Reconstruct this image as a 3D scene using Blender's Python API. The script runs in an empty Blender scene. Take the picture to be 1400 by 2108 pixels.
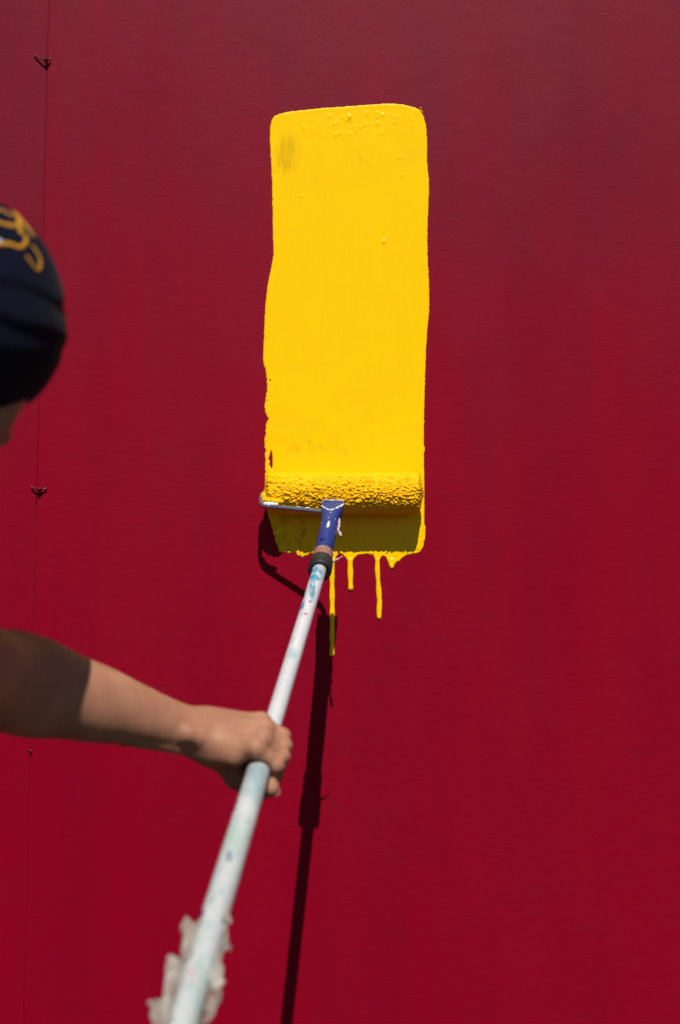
import bpy, bmesh, math, random
import numpy as np
from mathutils import Vector, Matrix, noise as mn

random.seed(7)
S = bpy.context.scene
COL = S.collection

# ------------------------------------------------------------------ camera
CAM_Y, CAM_Z, PITCH = -2.36, 1.30, math.radians(6.6)
LENS, SENS = 50.0, 36.0
cd = bpy.data.cameras.new('camera'); cam = bpy.data.objects.new('camera', cd); COL.objects.link(cam)
cam.location = (0, CAM_Y, CAM_Z); cam.rotation_euler = (math.pi/2 + PITCH, 0, 0)
cd.sensor_fit = 'VERTICAL'; cd.sensor_height = SENS; cd.lens = LENS
cd.clip_start = 0.05; cd.clip_end = 500
cd.dof.use_dof = True; cd.dof.focus_distance = 2.30; cd.dof.aperture_fstop = 3.8
cd.dof.aperture_blades = 9
S.camera = cam

# ------------------------------------------------------------------ light
SUN_ELEV = math.radians(49.0)
SUN_K = 0.066                                   # sideways part of the sun's direction
w = bpy.data.worlds.new('World'); S.world = w; w.use_nodes = True
nt = w.node_tree; nt.nodes.clear()
sky = nt.nodes.new('ShaderNodeTexSky'); sky.sky_type = 'NISHITA'; sky.sun_disc = False
sky.sun_elevation = SUN_ELEV; sky.sun_rotation = math.pi - SUN_K
sky.air_density = 0.85; sky.dust_density = 0.15; sky.ozone_density = 1.0
bg = nt.nodes.new('ShaderNodeBackground'); bg.inputs['Strength'].default_value = 0.05
wo = nt.nodes.new('ShaderNodeOutputWorld')
nt.links.new(sky.outputs[0], bg.inputs[0]); nt.links.new(bg.outputs[0], wo.inputs[0])
sd = bpy.data.lights.new('sun', 'SUN'); sd.energy = 5.0; sd.angle = math.radians(0.53); sd.color = (1.0, 0.955, 0.89)
sun = bpy.data.objects.new('sun', sd); COL.objects.link(sun)
light_dir = Vector((-SUN_K, 1.0, -math.tan(SUN_ELEV))).normalized()
sun.rotation_euler = light_dir.to_track_quat('-Z', 'Y').to_euler(); sun.location = (0.5, -6, 8)
S.view_settings.view_transform = 'Standard'; S.view_settings.look = 'None'
S.view_settings.exposure = -0.08; S.view_settings.gamma = 1.0; S.view_settings.use_curve_mapping = False

# ------------------------------------------------------------------ helpers
FPX = LENS/SENS*2108.0
_F = np.array([0, math.cos(PITCH), math.sin(PITCH)]); _U = np.array([0, -math.sin(PITCH), math.cos(PITCH)])
def at(u, v, d=0.0):
    """measured point: photo pixel (u, v) at d metres in front of the wall"""
    r = _F + np.array([1.0, 0, 0])*(u-700)/FPX + _U*(1054-v)/FPX
    c = np.array([0, CAM_Y, CAM_Z])
    return c + r*((-d-CAM_Y)/r[1])
def unit(a):
    a = np.asarray(a, float); return a/np.linalg.norm(a)

def link(o, parent=None):
    COL.objects.link(o)
    if parent is not None: o.parent = parent
    return o
def mesh_obj(name, verts, faces, mat, parent=None, smooth=True):
    me = bpy.data.meshes.new(name)
    me.from_pydata([tuple(map(float, v)) for v in verts], [], [tuple(map(int, f)) for f in faces])
    me.update()
    if smooth: me.polygons.foreach_set('use_smooth', [True]*len(me.polygons))
    if mat: me.materials.append(mat)
    return link(bpy.data.objects.new(name, me), parent)
def bm_obj(name, bm, mat, parent=None, smooth=False):
    me = bpy.data.meshes.new(name); bm.to_mesh(me); bm.free()
    if smooth: me.polygons.foreach_set('use_smooth', [True]*len(me.polygons))
    if mat: me.materials.append(mat)
    return link(bpy.data.objects.new(name, me), parent)
def empty(name, loc=(0, 0, 0)):
    o = bpy.data.objects.new(name, None); o.empty_display_size = 0.1
    o.location = loc; return link(o)
def tag(o, label=None, cat=None, group=None, kind=None):
    for k, v in (('label', label), ('category', cat), ('group', group), ('kind', kind)):
        if v: o[k] = v
    return o
def reparent(root):
    """children were modelled in world space: keep them there under a root that is not at the origin"""
    bpy.context.view_layer.update()
    for c in root.children: c.matrix_parent_inverse = root.matrix_world.inverted()

def tube(path, radii, seg=14, cap=True, squash=None):
    P = [np.asarray(p, float) for p in path]; n = len(P); V = []; F = []
    prev = None
    for i in range(n):
        t = unit(P[min(i+1, n-1)] - P[max(i-1, 0)])
        if prev is None:
            up = np.array([0, 0, 1.0]) if abs(t[2]) < .9 else np.array([1.0, 0, 0])
            a = unit(np.cross(t, up))
        else:
            a = unit(prev - t*np.dot(prev, t))
        prev = a; b = np.cross(t, a)
        r = radii[i] if hasattr(radii, '__len__') else radii
        for k in range(seg):
            th = 2*math.pi*k/seg
            V.append(P[i] + a*math.cos(th)*r + b*math.sin(th)*r)
    for i in range(n-1):
        for k in range(seg):
            k2 = (k+1) % seg
            F.append((i*seg+k, i*seg+k2, (i+1)*seg+k2, (i+1)*seg+k))
    if cap:
        F.append(tuple(range(seg))[::-1]); F.append(tuple(range((n-1)*seg, n*seg)))
    return V, F
def merge(*parts):
    V = []; F = []
    for v, f in parts:
        o = len(V); V += list(v); F += [tuple(i+o for i in q) for q in f]
    return V, F
def spline(pts, n=8):
    P = [np.asarray(p, float) for p in pts]; P = [2*P[0]-P[1]] + P + [2*P[-1]-P[-2]]; out = []
    for i in range(1, len(P)-2):
        for k in range(n):
            t = k/n
            out.append(.5*((2*P[i]) + (-P[i-1]+P[i+1])*t + (2*P[i-1]-5*P[i]+4*P[i+1]-P[i+2])*t*t + (-P[i-1]+3*P[i]-3*P[i+1]+P[i+2])*t**3))
    out.append(P[-2]); return out
def smooth01(x, a, b):
    t = np.clip((x-a)/(b-a), 0, 1); return t*t*(3-2*t)

# ---- signed-distance modelling, for bodies and cloth that must be one continuous skin
def s_cone(P, a, b, r1, r2):
    a = np.asarray(a, np.float32); b = np.asarray(b, np.float32); ba = b-a
    pa = P-a; h = np.clip((pa@ba)/max(float(ba@ba), 1e-12), 0, 1)
    return np.sqrt(((pa-h[..., None]*ba)**2).sum(-1)) - (r1+(r2-r1)*h)
def s_ell(P, c, r, M=None):
    q = P-np.asarray(c, np.float32)
    if M is not None: q = q@np.asarray(M, np.float32).T
    r = np.asarray(r, np.float32)
    k0 = np.sqrt(((q/r)**2).sum(-1)); k1 = np.sqrt(((q/(r*r))**2).sum(-1))+1e-9
    return k0*(k0-1)/k1
def smin(a, b, k):
    h = np.clip(.5+.5*(b-a)/k, 0, 1); return b+(a-b)*h-k*h*(1-h)
def smax(a, b, k): return -smin(-a, -b, k)
def surface_nets(fn, lo, hi, h):
    lo = np.asarray(lo, float); hi = np.asarray(hi, float)
    n = np.ceil((hi-lo)/h).astype(int)+1
    ax = [lo[i]+np.arange(n[i])*h for i in range(3)]
    B = 8; nb = -(-n//B)                                     # blocks far from the surface only need their sign
    bc = [lo[i]+(np.arange(nb[i])*B+(B-1)/2)*h for i in range(3)]
    cv = fn(np.stack(np.meshgrid(*bc, indexing='ij'), -1).astype(np.float32))
    val = np.repeat(np.repeat(np.repeat(cv, B, 0), B, 1), B, 2).astype(np.float32)
    near = np.argwhere(np.abs(cv) < B*h*1.6)
    off = np.stack(np.meshgrid(*[np.arange(B)]*3, indexing='ij'), -1).reshape(-1, 3)
    for k0 in range(0, len(near), 600):
        ij = (near[k0:k0+600, None, :]*B+off[None]).reshape(-1, 3)
        val[tuple(ij.T)] = fn((lo+ij*h).astype(np.float32))
    val = np.ascontiguousarray(val[:n[0], :n[1], :n[2]])
    for a in range(3):
        sl = [slice(None)]*3
        for e in (0, -1):
            sl[a] = e; val[tuple(sl)] = np.maximum(val[tuple(sl)], h*.4)
    ins = val < 0
    c = np.zeros(n-1, np.int8)
    for dx in (0, 1):
        for dy in (0, 1):
            for dz in (0, 1):
                c += ins[dx:n[0]-1+dx, dy:n[1]-1+dy, dz:n[2]-1+dz]
    act = np.argwhere((c > 0) & (c < 8))
    idx = -np.ones(n-1, np.int64); idx[tuple(act.T)] = np.arange(len(act))
    acc = np.zeros((len(act), 3)); cnt = np.zeros(len(act))
    cor = [(0,0,0),(1,0,0),(0,1,0),(1,1,0),(0,0,1),(1,0,1),(0,1,1),(1,1,1)]
    for i in range(8):
        for j in range(i+1, 8):
            a, b = np.array(cor[i]), np.array(cor[j])
            if abs(a-b).sum() != 1: continue
            va = val[tuple((act+a).T)]; vb = val[tuple((act+b).T)]
            m = (va < 0) != (vb < 0)
            t = np.where(m, va/np.where(m, va-vb, 1), 0)
            acc[m] += (a+(b-a)*t[:, None])[m]; cnt[m] += 1
    V = lo+(act+acc/cnt[:, None])*h
    F = []
    for a in range(3):
        b, d = (a+1) % 3, (a+2) % 3
        sl0 = [slice(None)]*3; sl1 = [slice(None)]*3
        sl0[a] = slice(0, -1); sl1[a] = slice(1, None)
        A = ins[tuple(sl0)]; B = ins[tuple(sl1)]
        e = np.argwhere(A != B)
        e = e[(e[:, b] > 0) & (e[:, d] > 0) & (e[:, b] < n[b]-1) & (e[:, d] < n[d]-1)]
        s = A[tuple(e.T)]
        ob = np.zeros(3, int); ob[b] = 1; od = np.zeros(3, int); od[d] = 1
        q = np.stack([idx[tuple((e-ob-od).T)], idx[tuple((e-od).T)], idx[tuple(e.T)], idx[tuple((e-ob).T)]], 1)
        q[~s] = q[~s][:, ::-1]
        F.append(q)
    F = np.concatenate(F); F = F[(F >= 0).all(1)]
    return V, F
def np_obj(name, V, F, mat, parent=None):
    V = np.asarray(V, np.float32); F = np.asarray(F, np.int32); k = F.shape[1]
    me = bpy.data.meshes.new(name); me.vertices.add(len(V)); me.vertices.foreach_set('co', V.ravel())
    me.loops.add(F.size); me.loops.foreach_set('vertex_index', F.ravel())
    me.polygons.add(len(F)); me.polygons.foreach_set('loop_start', np.arange(0, F.size, k, dtype=np.int32))
    me.polygons.foreach_set('loop_total', np.full(len(F), k, np.int32))
    me.polygons.foreach_set('use_smooth', np.ones(len(F), bool))
    me.update(calc_edges=True); me.validate()
    if mat: me.materials.append(mat)
    return link(bpy.data.objects.new(name, me), parent)

# ---- materials
class NB:
    def __init__(s, name, rough=.5, spec=.5):
        s.m = bpy.data.materials.new(name); s.m.use_nodes = True; s.t = s.m.node_tree
        s.p = s.t.nodes['Principled BSDF']; s.p.inputs['Roughness'].default_value = rough
        s.p.inputs['Specular IOR Level'].default_value = spec
        s.tc = s.t.nodes.new('ShaderNodeTexCoord')
    def n(s, typ, **kw):
        x = s.t.nodes.new(typ)
        for k, v in kw.items(): setattr(x, k, v)
        return x
    def l(s, a, b): s.t.links.new(a, b)
    def coords(s, scale=(1, 1, 1), loc=(0, 0, 0)):
        mp = s.n('ShaderNodeMapping'); mp.inputs['Scale'].default_value = scale; mp.inputs['Location'].default_value = loc
        s.l(s.tc.outputs['Object'], mp.inputs[0]); return mp.outputs[0]
    def noise(s, scale=5, detail=4, rough=.55, sc=(1, 1, 1), loc=(0, 0, 0), dist=0):
        x = s.n('ShaderNodeTexNoise'); x.inputs['Scale'].default_value = scale; x.inputs['Detail'].default_value = detail
        x.inputs['Roughness'].default_value = rough; x.inputs['Distortion'].default_value = dist
        s.l(s.coords(sc, loc), x.inputs['Vector']); return x.outputs[0]
    def ramp(s, f, a, b, c0=0, c1=1):
        x = s.n('ShaderNodeMapRange'); x.inputs[1].default_value = a; x.inputs[2].default_value = b
        x.inputs[3].default_value = c0; x.inputs[4].default_value = c1; x.interpolation_type = 'SMOOTHSTEP'
        s.l(f, x.inputs[0]); return x.outputs[0]
    def math(s, op, a, b=None):
        x = s.n('ShaderNodeMath', operation=op)
        for i, q in enumerate((a, b)):
            if q is None: continue
            if isinstance(q, (int, float)): x.inputs[i].default_value = q
            else: s.l(q, x.inputs[i])
        return x.outputs[0]
    def mix(s, f, a, b):
        x = s.n('ShaderNodeMix', data_type='RGBA')
        if isinstance(f, (int, float)): x.inputs[0].default_value = f
        else: s.l(f, x.inputs[0])
        for i, q in ((6, a), (7, b)):
            if isinstance(q, tuple): x.inputs[i].default_value = (*q, 1)
            else: s.l(q, x.inputs[i])
        return x.outputs[2]
    def spot(s, c, r, soft=.5):
        """mask: 1 inside an ellipsoid at c with radii r"""
        x = s.n('ShaderNodeVectorMath', operation='LENGTH')
        s.l(s.coords(tuple(1/q for q in r), tuple(-c[i]/r[i] for i in range(3))), x.inputs[0])
        return s.ramp(x.outputs['Value'], 1+soft, 1-soft)
    def base(s, c):
        if isinstance(c, tuple): s.p.inputs['Base Color'].default_value = (*c, 1)
        else: s.l(c, s.p.inputs['Base Color'])
        return s
    def rough(s, c): s.l(c, s.p.inputs['Roughness']); return s
    def bump(s, h, strength=.3, dist=.001):
        b = s.n('ShaderNodeBump'); b.inputs['Strength'].default_value = strength; b.inputs['Distance'].default_value = dist
        s.l(h, b.inputs['Height'])
        if s.p.inputs['Normal'].is_linked: s.l(s.p.inputs['Normal'].links[0].from_socket, b.inputs['Normal'])
        s.l(b.outputs[0], s.p.inputs['Normal']); return s

M = {}
# red satin wall paint: lap marks of an earlier roller, patchy duller red towards the top, fine orange peel
b = NB('red_wall_paint', .45, .08)
lap = b.noise(7, 3, .6, (1.0, 1, .12)); cloud = b.noise(2.3, 4, .6, (1, 1, .6), (3, 0, 1))
c = b.mix(b.ramp(lap, .35, .7), (.236, .0004, .0128), (.212, .0006, .0132))
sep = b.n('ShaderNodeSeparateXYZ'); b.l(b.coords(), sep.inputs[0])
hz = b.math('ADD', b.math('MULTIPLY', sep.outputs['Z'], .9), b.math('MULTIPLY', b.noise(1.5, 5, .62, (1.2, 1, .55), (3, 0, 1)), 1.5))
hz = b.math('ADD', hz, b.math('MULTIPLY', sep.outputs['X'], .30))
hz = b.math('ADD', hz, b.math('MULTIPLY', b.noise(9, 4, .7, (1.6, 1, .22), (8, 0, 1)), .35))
dull = b.ramp(hz, .94, 1.74)  # greyer, duller red with height, edge broken up by noise
dullc = b.mix(b.ramp(b.noise(5, 4, .65, (1.3, 1, .4), (5, 0, 2)), .3, .7), (.182, .0046, .0185), (.152, .0058, .0198))
c = b.mix(dull, c, dullc)
c = b.mix(b.math('MULTIPLY', b.ramp(b.noise(6, 5, .7, (2.6, 1, .10), (11, 0, 0)), .58, .74), .30), c, (.268, .0010, .0150))
c = b.mix(b.math('MULTIPLY', b.ramp(b.noise(5, 5, .7, (2.2, 1, .13), (21, 0, 3)), .56, .74), .24), c, (.135, .0050, .0160))
c = b.mix(b.math('MULTIPLY', b.ramp(b.noise(16, 5, .7, (1, 1, .8), (2, 5, 3)), .50, .75), .30), c, (.160, .0040, .0150))
c = b.mix(b.math('MULTIPLY', b.ramp(b.noise(75, 2, .5, (1, 1, 1), (2, 0, 7)), .745, .77), .25), c, (.07, .003, .008))
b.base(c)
b.rough(b.ramp(b.noise(3.1, 3, .6, (1, 1, .35), (7, 0, 2)), .3, .7, .36, .5))
b.bump(b.noise(170, 3, .6, (.55, 1, 1.25)), .16, .0012)
b.bump(b.noise(38, 3, .65, (.8, 1, 1.0), (0, 2, 0)), .14, .003)
b.bump(b.ramp(b.noise(55, 2, .5, (.8, 1, 1.3), (5, 0, 0)), .72, .80), .15, .001)
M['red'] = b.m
b = NB('red_wire_paint', .45); b.base(b.mix(b.ramp(b.noise(300), .45, .6), (.17, .004, .014), (.05, .004, .008))); M['wire'] = b.m
b = NB('dark_board_edge', .9, .2); b.base(b.mix(b.noise(60), (.05, .004, .006), (.10, .006, .012))); M['edge'] = b.m
b = NB('steel_framing', .6, .4); b.base(b.mix(b.noise(25), (.10, .09, .085), (.16, .15, .14))); M['framing'] = b.m
b = NB('asphalt', .9, .25)
b.base(b.mix(b.ramp(b.noise(140, 4, .7), .35, .7), (.028, .028, .029), (.055, .054, .052))); b.bump(b.noise(180, 3, .7), .5, .004); M['ground'] = b.m

# ------------------------------------------------------------------ ground and wall
bm = bmesh.new(); bmesh.ops.create_grid(bm, x_segments=4, y_segments=4, size=150)
g = bm_obj('ground', bm, M['ground']); tag(g, 'dark asphalt ground in front of the red wall', 'ground', kind='structure')

SEAM = -0.5075; PANEL_W = 1.25; WALL_H = 3.05; GAP = .0012
wall = empty('painted_wall', (SEAM, 0, 0))
tag(wall, 'tall red painted wall of boards with a thin upright seam', 'wall')
def panel_mesh():
    bm = bmesh.new(); bmesh.ops.create_cube(bm, size=1)
    bmesh.ops.scale(bm, vec=(PANEL_W-GAP, .018, WALL_H-.03), verts=bm.verts)
    bmesh.ops.bevel(bm, geom=bm.edges[:], offset=.0009, segments=2, affect='EDGES', profile=.5)
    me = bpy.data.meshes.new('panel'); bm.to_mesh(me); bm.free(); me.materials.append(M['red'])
    me.polygons.foreach_set('use_smooth', [False]*len(me.polygons)); return me
pm = panel_mesh()
for i in range(-3, 4):
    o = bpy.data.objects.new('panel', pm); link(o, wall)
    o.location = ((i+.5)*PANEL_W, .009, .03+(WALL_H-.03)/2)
    if i < 0: o.location.y += .0006                       # boards are never quite flush
for i in range(-3, 5):
    bm = bmesh.new(); bmesh.ops.create_cube(bm, size=1); bmesh.ops.scale(bm, vec=(.06, .04, WALL_H), verts=bm.verts)
    fm = bmesh.new(); bmesh.ops.create_cube(fm, size=1); bmesh.ops.scale(fm, vec=(GAP, .012, WALL_H-1.62), verts=fm.verts)
    o = bm_obj('seam_filler', fm, M['red'], wall); o.location = (i*PANEL_W, .0021+.006, 1.60+(WALL_H-1.62)/2)
    fm = bmesh.new(); bmesh.ops.create_cube(fm, size=1); bmesh.ops.scale(fm, vec=(GAP, .012, 1.55), verts=fm.verts)
    o = bm_obj('seam_filler', fm, M['red'], wall); o.location = (i*PANEL_W, .0010+.006, .035+1.55/2)
    o = bm_obj('stud', bm, M['edge'], wall); o.location = (i*PANEL_W, .0385+.0008, WALL_H/2)

# ------------------------------------------------------------------ wire ties in the seam
def wire_tie(name, pts, tail, label, r=.0017):
    """pts: (u, v, d) of the twisted wire; tail: the loop that comes out of the seam"""
    p = spline([at(*q) for q in pts], 6)
    n = len(p)
    rr = [r*(.8+.35*abs(mn.noise(Vector(q)*180))) for q in p]
    rr[0] *= 1.5; rr[-1] *= 1.5
    a = tube(p, rr, 8)
    q = spline([at(*x) for x in tail], 6)
    b2 = tube(q, [max(.0007, r*2.1*(1-i/len(q))**.8) for i in range(len(q))], 10)
    q2 = [x+np.array([.0022*(1-i/len(q)), .0015, .0004]) for i, x in enumerate(q)]
    c2 = tube(q2, [max(.0006, r*2.0*(1-i/len(q))) for i in range(len(q))], 10)
    V, F = merge(a, b2, c2)
    o = mesh_obj(name, V, F, M['wire'])
    return tag(o, label, 'wire tie', 'wire ties along the wall seam')
wire_tie('wire_tie', [(71, 112, .003), (79, 117, .005), (90, 122, .008), (98, 123, .007), (104, 121, .004)],
         [(94, 121, .009), (94, 125, .008), (95.5, 130, .005), (97, 138, -.001)],
         'red painted wire tie at top of seam with one long bent end')
wire_tie('wire_tie', [(64, 1002, .003), (70, 1005, .005), (80, 1006, .008), (89, 1007, .005), (96, 1005, .003)],
         [(80, 1005, .009), (80, 1009, .008), (80, 1013, .005), (80, 1020, -.001)],
         'small red T-shaped wire tie in seam below the dark cap')
wire_tie('wire_tie', [(58, 1545, .000), (61, 1544, .002), (64, 1547, .002), (66, 1549, .000)],
         [(62, 1545, .003), (62, 1550, .002), (62, 1556, -.001)],
         'short stub of red wire in seam just under the bare arm', r=.0009)

# ------------------------------------------------------------------ yellow paint stroke
b = NB('wet_yellow_paint', .28, .09)
def px(u, v): p = at(u, v, 0); return (p[0], p[1], p[2])
S1 = .00081
thin = b.math('MULTIPLY', b.spot(px(592, 318), (20*S1, .05, 34*S1), .85), b.ramp(b.noise(70, 4, .7, (2.2, 1, .35)), .25, .80, 0, .9))
th2 = b.math('MULTIPLY', b.spot(px(610, 372), (15*S1, .05, 40*S1), .8), b.ramp(b.noise(110, 4, .7, (2.5, 1, .25), (2, 0, 0)), .45, .8, 0, .5))
th3 = b.math('MULTIPLY', b.spot(px(640, 916), (90*S1, .05, 26*S1), .8), b.ramp(b.noise(60, 4, .7, (1.2, 1, .8), (4, 0, 0)), .42, .72, 0, .45))
th4 = b.math('MULTIPLY', b.spot(px(610, 1098), (60*S1, .05, 34*S1), .8), b.ramp(b.noise(60, 4, .7, (1.2, 1, 1), (9, 0, 0)), .42, .68, 0, .75))
th5 = b.math('MULTIPLY', b.spot(px(757, 332), (40*S1, .05, 22*S1), .9), b.ramp(b.noise(80, 4, .7, (2, 1, .5), (6, 0, 0)), .45, .75, 0, .4))
th6 = b.math('MAXIMUM', b.ramp(b.noise(13, 5, .7, (1.0, 1, .8), (1, 0, 5)), .48, .80, 0, .20), b.ramp(b.noise(10, 4, .65, (.35, 1, 1.6), (4, 0, 5)), .50, .78, 0, .14))
tm = thin
for q in (th2, th3, th4, th5, th6): tm = b.math('MAXIMUM', tm, q)
streak = b.ramp(b.noise(90, 3, .6, (2.2, 1, .12)), .3, .7)
c = b.mix(streak, (.935, .548, .0006), (.945, .562, .001))
b.base(b.mix(tm, c, (.36, .215, .006)))
b.bump(b.noise(120, 3, .6, (2.0, 1, .22)), .09, .0012)
b.bump(b.noise(300, 3, .65), .20, .0009)
M['yellow'] = b.m
b = NB('yellow_nap', .5, .10)
b.base(b.mix(b.ramp(b.noise(90, 4, .7, (1, 1, 1)), .35, .7), (.94, .455, .0005), (.96, .540, .001)))
b.bump(b.noise(700, 4, .75, (.6, 1, 1.2)), .45, .0010)
M['nap'] = b.m

OUT = [(560,245),(566,238),(580,233),(600,229),(640,225),(668,222),(700,220),(750,216),(800,213),(830,215),(855,221),(866,228),(872,240),(876,254),
 (878,265),(880,300),(879,330),(883,370),(883,400),(881,450),(880,495),(881,540),(884,590),(884,640),(881,670),(878,710),(876,760),(874,820),(873,880),(873,915),
 (875,925),(873,935),(874,1000),(874,1078),(876,1086),(875,1108),(872,1122),(868,1133),(862,1138),(853,1140),(846,1142),(838,1142),(830,1146),(823,1155),(812,1156),(806,1156),(799,1151),(792,1145),(784,1143),
 (770,1143),(756,1141),(742,1142),(731,1144),(712,1145),(700,1140),(690,1140),(668,1141),(655,1139),(645,1139),(634,1143),(622,1148),(613,1143),(607,1137),(598,1139),(590,1139),(582,1136),
 (575,1137),(567,1115),(562,1095),(557,1075),(552,1062),(549,1040),(547,1010),(545,985),(546,960),(545,930),(544,902),(547,895),(546,880),(548,870),(553,862),(549,858),(546,850),(544,835),(548,812),(550,797),(548,780),(547,765),(543,752),(541,738),(542,720),(544,670),(546,630),(550,590),(556,560),(563,525),(562,500),(561,440),(560,380),(557,320),(555,290),(556,262)]
HOLE = [(557,927),(559.5,931),(561,945),(561,958),(559,967),(557,960),(555,955),(556,949),(552.5,944),(556,936)]
DRIP = [[(684,1140,7),(683.5,1180,5.2),(684,1240,5.4),(684,1300,5),(683.5,1346,5)],
        [(721,1146,6.5),(721,1166,5.6),(721.5,1190,5.6),(722,1211,5.4)],
        [(777,1142,5.4),(777,1175,5.0),(779,1205,5.0),(781.5,1240,6.0),(780.5,1258,5.0),(780.5,1271,4.8)],
        [(806,1150,6),(806,1160,5),(806.5,1167,4.6)]]
def poly_sdf(P, poly):
    """positive inside"""
    d = np.full(len(P), 1e9); ins = np.zeros(len(P), bool); n = len(poly)
    for i in range(n):
        a = poly[i]; c = poly[(i+1) % n]; e = c-a; q = P-a
        t = np.clip((q@e)/(e@e), 0, 1); d = np.minimum(d, ((q-t[:, None]*e)**2).sum(1))
        cr = ((a[1] > P[:, 1]) != (c[1] > P[:, 1])) & (P[:, 0] < (c[0]-a[0])*(P[:, 1]-a[1])/(c[1]-a[1]+1e-12)+a[0])
        ins ^= cr
    d = np.sqrt(d); return np.where(ins, d, -d)
def to2(p): q = at(p[0], p[1], 0); return np.array([q[0], q[2]])
st = 0.0015
x0, x1, z0, z1 = -.140, .160, at(700, 1362)[2], at(700, 205)[2]
gx = np.arange(x0, x1, st); gz = np.arange(z0, z1, st); nx, nz = len(gx), len(gz)
GP = np.stack(np.meshgrid(gx, gz, indexing='ij'), -1).reshape(-1, 2)
sd1 = poly_sdf(GP, np.array([to2(p) for p in OUT]))
edge_n = np.array([mn.noise(Vector((p[0]*160, 0, p[1]*160)))*.7+mn.noise(Vector((p[0]*420, 3, p[1]*420)))*.8 if abs(s) < .006 else 0 for p, s in zip(GP, sd1)])
rag = np.where(GP[:, 1] < at(700, 1095)[2], 1.7, 1.0)
rag = np.where((GP[:, 0] < -.05) & (GP[:, 1] < at(700, 740)[2]), 1.7, rag)
sd1 = sd1+edge_n*.0010*rag
drip_sd = []
for D in DRIP:
    dd = np.full(len(GP), -1e9)
    for i in range(len(D)-1):
        a, c = to2(D[i]), to2(D[i+1]); e = c-a; q = GP-a; t = np.clip((q@e)/(e@e), 0, 1)
        r = (D[i][2]+(D[i+1][2]-D[i][2])*t)*S1*(1+.10*np.sin((a+(t[:, None]*e))[:, 1]*190+D[0][0]))
        dd = np.maximum(dd, r-np.sqrt(((q-t[:, None]*e)**2).sum(1)))
    drip_sd.append(dd)
alld = np.max(drip_sd, axis=0)
k = .011
hh = np.clip(.5+.5*(alld-sd1)/k, 0, 1)
tot = sd1+(alld-sd1)*hh+k*hh*(1-hh)                         # smooth union: fillets where the drips leave the edge
tot = np.where(alld > sd1-.0, np.maximum(alld, np.where(GP[:, 1] > at(700, 1175)[2], tot, -1)), tot)
hole = poly_sdf(GP, np.array([to2(p) for p in HOLE]))+edge_n*.0012
slit = poly_sdf(GP, np.array([to2(p) for p in [(557,816),(558.2,816),(557.8,838),(556.4,842)]]))
dry = np.array([mn.noise(Vector((p[0]*300, 8, p[1]*170))) if (-.004 < s_ < .007) else -1 for p, s_ in zip(GP, sd1)])
dz = np.where(GP[:, 1] < at(700, 1085)[2], .50, np.where((GP[:, 0] < -.05) & (GP[:, 1] < at(700, 780)[2]), .55, .78))
tot = np.where(alld > -.001, tot, np.minimum(tot, (dz-dry)*.004))
tot = np.minimum(tot, np.minimum(-hole, -slit))
# thickness: a fat rounded edge, fuller drips, small bubbles
ridge = np.exp(-((tot-.004)/.003)**2)
hgt = .0007*np.sqrt(np.clip(tot/.0016, 0, 1))+.0003*ridge*np.clip(tot/.002, 0, 1)
low = np.array([mn.noise(Vector((p[0]*26, 5, p[1]*14))) for p in GP])
hgt += np.clip(tot/.006, 0, 1)*(.00022*low)
dm = np.clip(alld/.0035, 0, 1); hgt += .0016*np.sqrt(dm)*(GP[:, 1] < at(700, 1150)[2])
for D in DRIP:
    e = to2(D[-1]); hgt += .0012*np.exp(-((GP-e)**2).sum(1)/(2*.0038**2))*np.clip(tot/.001, 0, 1)
rb = random.Random(3)
BUB = [(625,262,1.0),(677,239,1.1),(688,255,.9),(694,252,.8),(719,241,1.9),(752,258,.9),(777,233,1.0),(788,237,1.3),(691,278,1.0),(700,274,.6),(786,276,.8),(757,232,.7),(726,262,1.0),(729,270,.8),(714,248,1.0),(790,498,1.7),(823,324,.9),(827,361,.8),(649,300,.5),(620,404,.6)]
BUB += [(rb.uniform(590, 850), 222+abs(rb.gauss(0, 26))+8, rb.uniform(.25, .7)) for _ in range(30)]
BUB += [(rb.uniform(560, 870), rb.uniform(300, 960), rb.uniform(.15, .5)) for _ in range(34)]
for (u, v, s) in BUB:
    e = to2((u, v)); hgt += .00085*s*np.exp(-((GP-e)**2).sum(1)/(2*(.0017+.0004*s)**2))*np.clip(tot/.002, 0, 1)
scr = poly_sdf(GP, np.array([to2(p) for p in [(717,250),(720,249),(735,284),(733,286)]])); hgt -= .0006*np.clip(1+scr/.0015, 0, 1)
V3 = np.stack([GP[:, 0], -.0003-np.maximum(hgt, 0), GP[:, 1]], 1)
I = np.arange(nx*nz).reshape(nx, nz)
qa, qb, qc, qd = I[:-1, :-1].ravel(), I[1:, :-1].ravel(), I[1:, 1:].ravel(), I[:-1, 1:].ravel()
T = np.concatenate([np.stack([qa, qb, qc], 1), np.stack([qa, qc, qd], 1)])
pos = tot[T] > 0; cnt = pos.sum(1)
verts = list(map(tuple, V3)); full = T[cnt == 3]; extra = []; cache = {}
def cut(i, j):
    kk = (min(i, j), max(i, j))
    if kk not in cache:
        t = tot[i]/(tot[i]-tot[j]); p = V3[i]+(V3[j]-V3[i])*t; p[1] = .0006
        cache[kk] = len(verts); verts.append(tuple(p))
    return cache[kk]
for t in T[(cnt > 0) & (cnt < 3)]:
    t = list(t)
    P_ = [tot[i] > 0 for i in t]
    while not (P_[0] and not P_[2]): t = t[1:]+t[:1]; P_ = P_[1:]+P_[:1]
    if P_[1]:
        m1 = cut(t[1], t[2]); m2 = cut(t[0], t[2]); extra += [(t[0], t[1], m1), (t[0], m1, m2)]
    else:
        extra.append((t[0], cut(t[0], t[1]), cut(t[0], t[2])))
ALLT = np.concatenate([full, np.array(extra)]); VV = np.array(verts)
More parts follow.
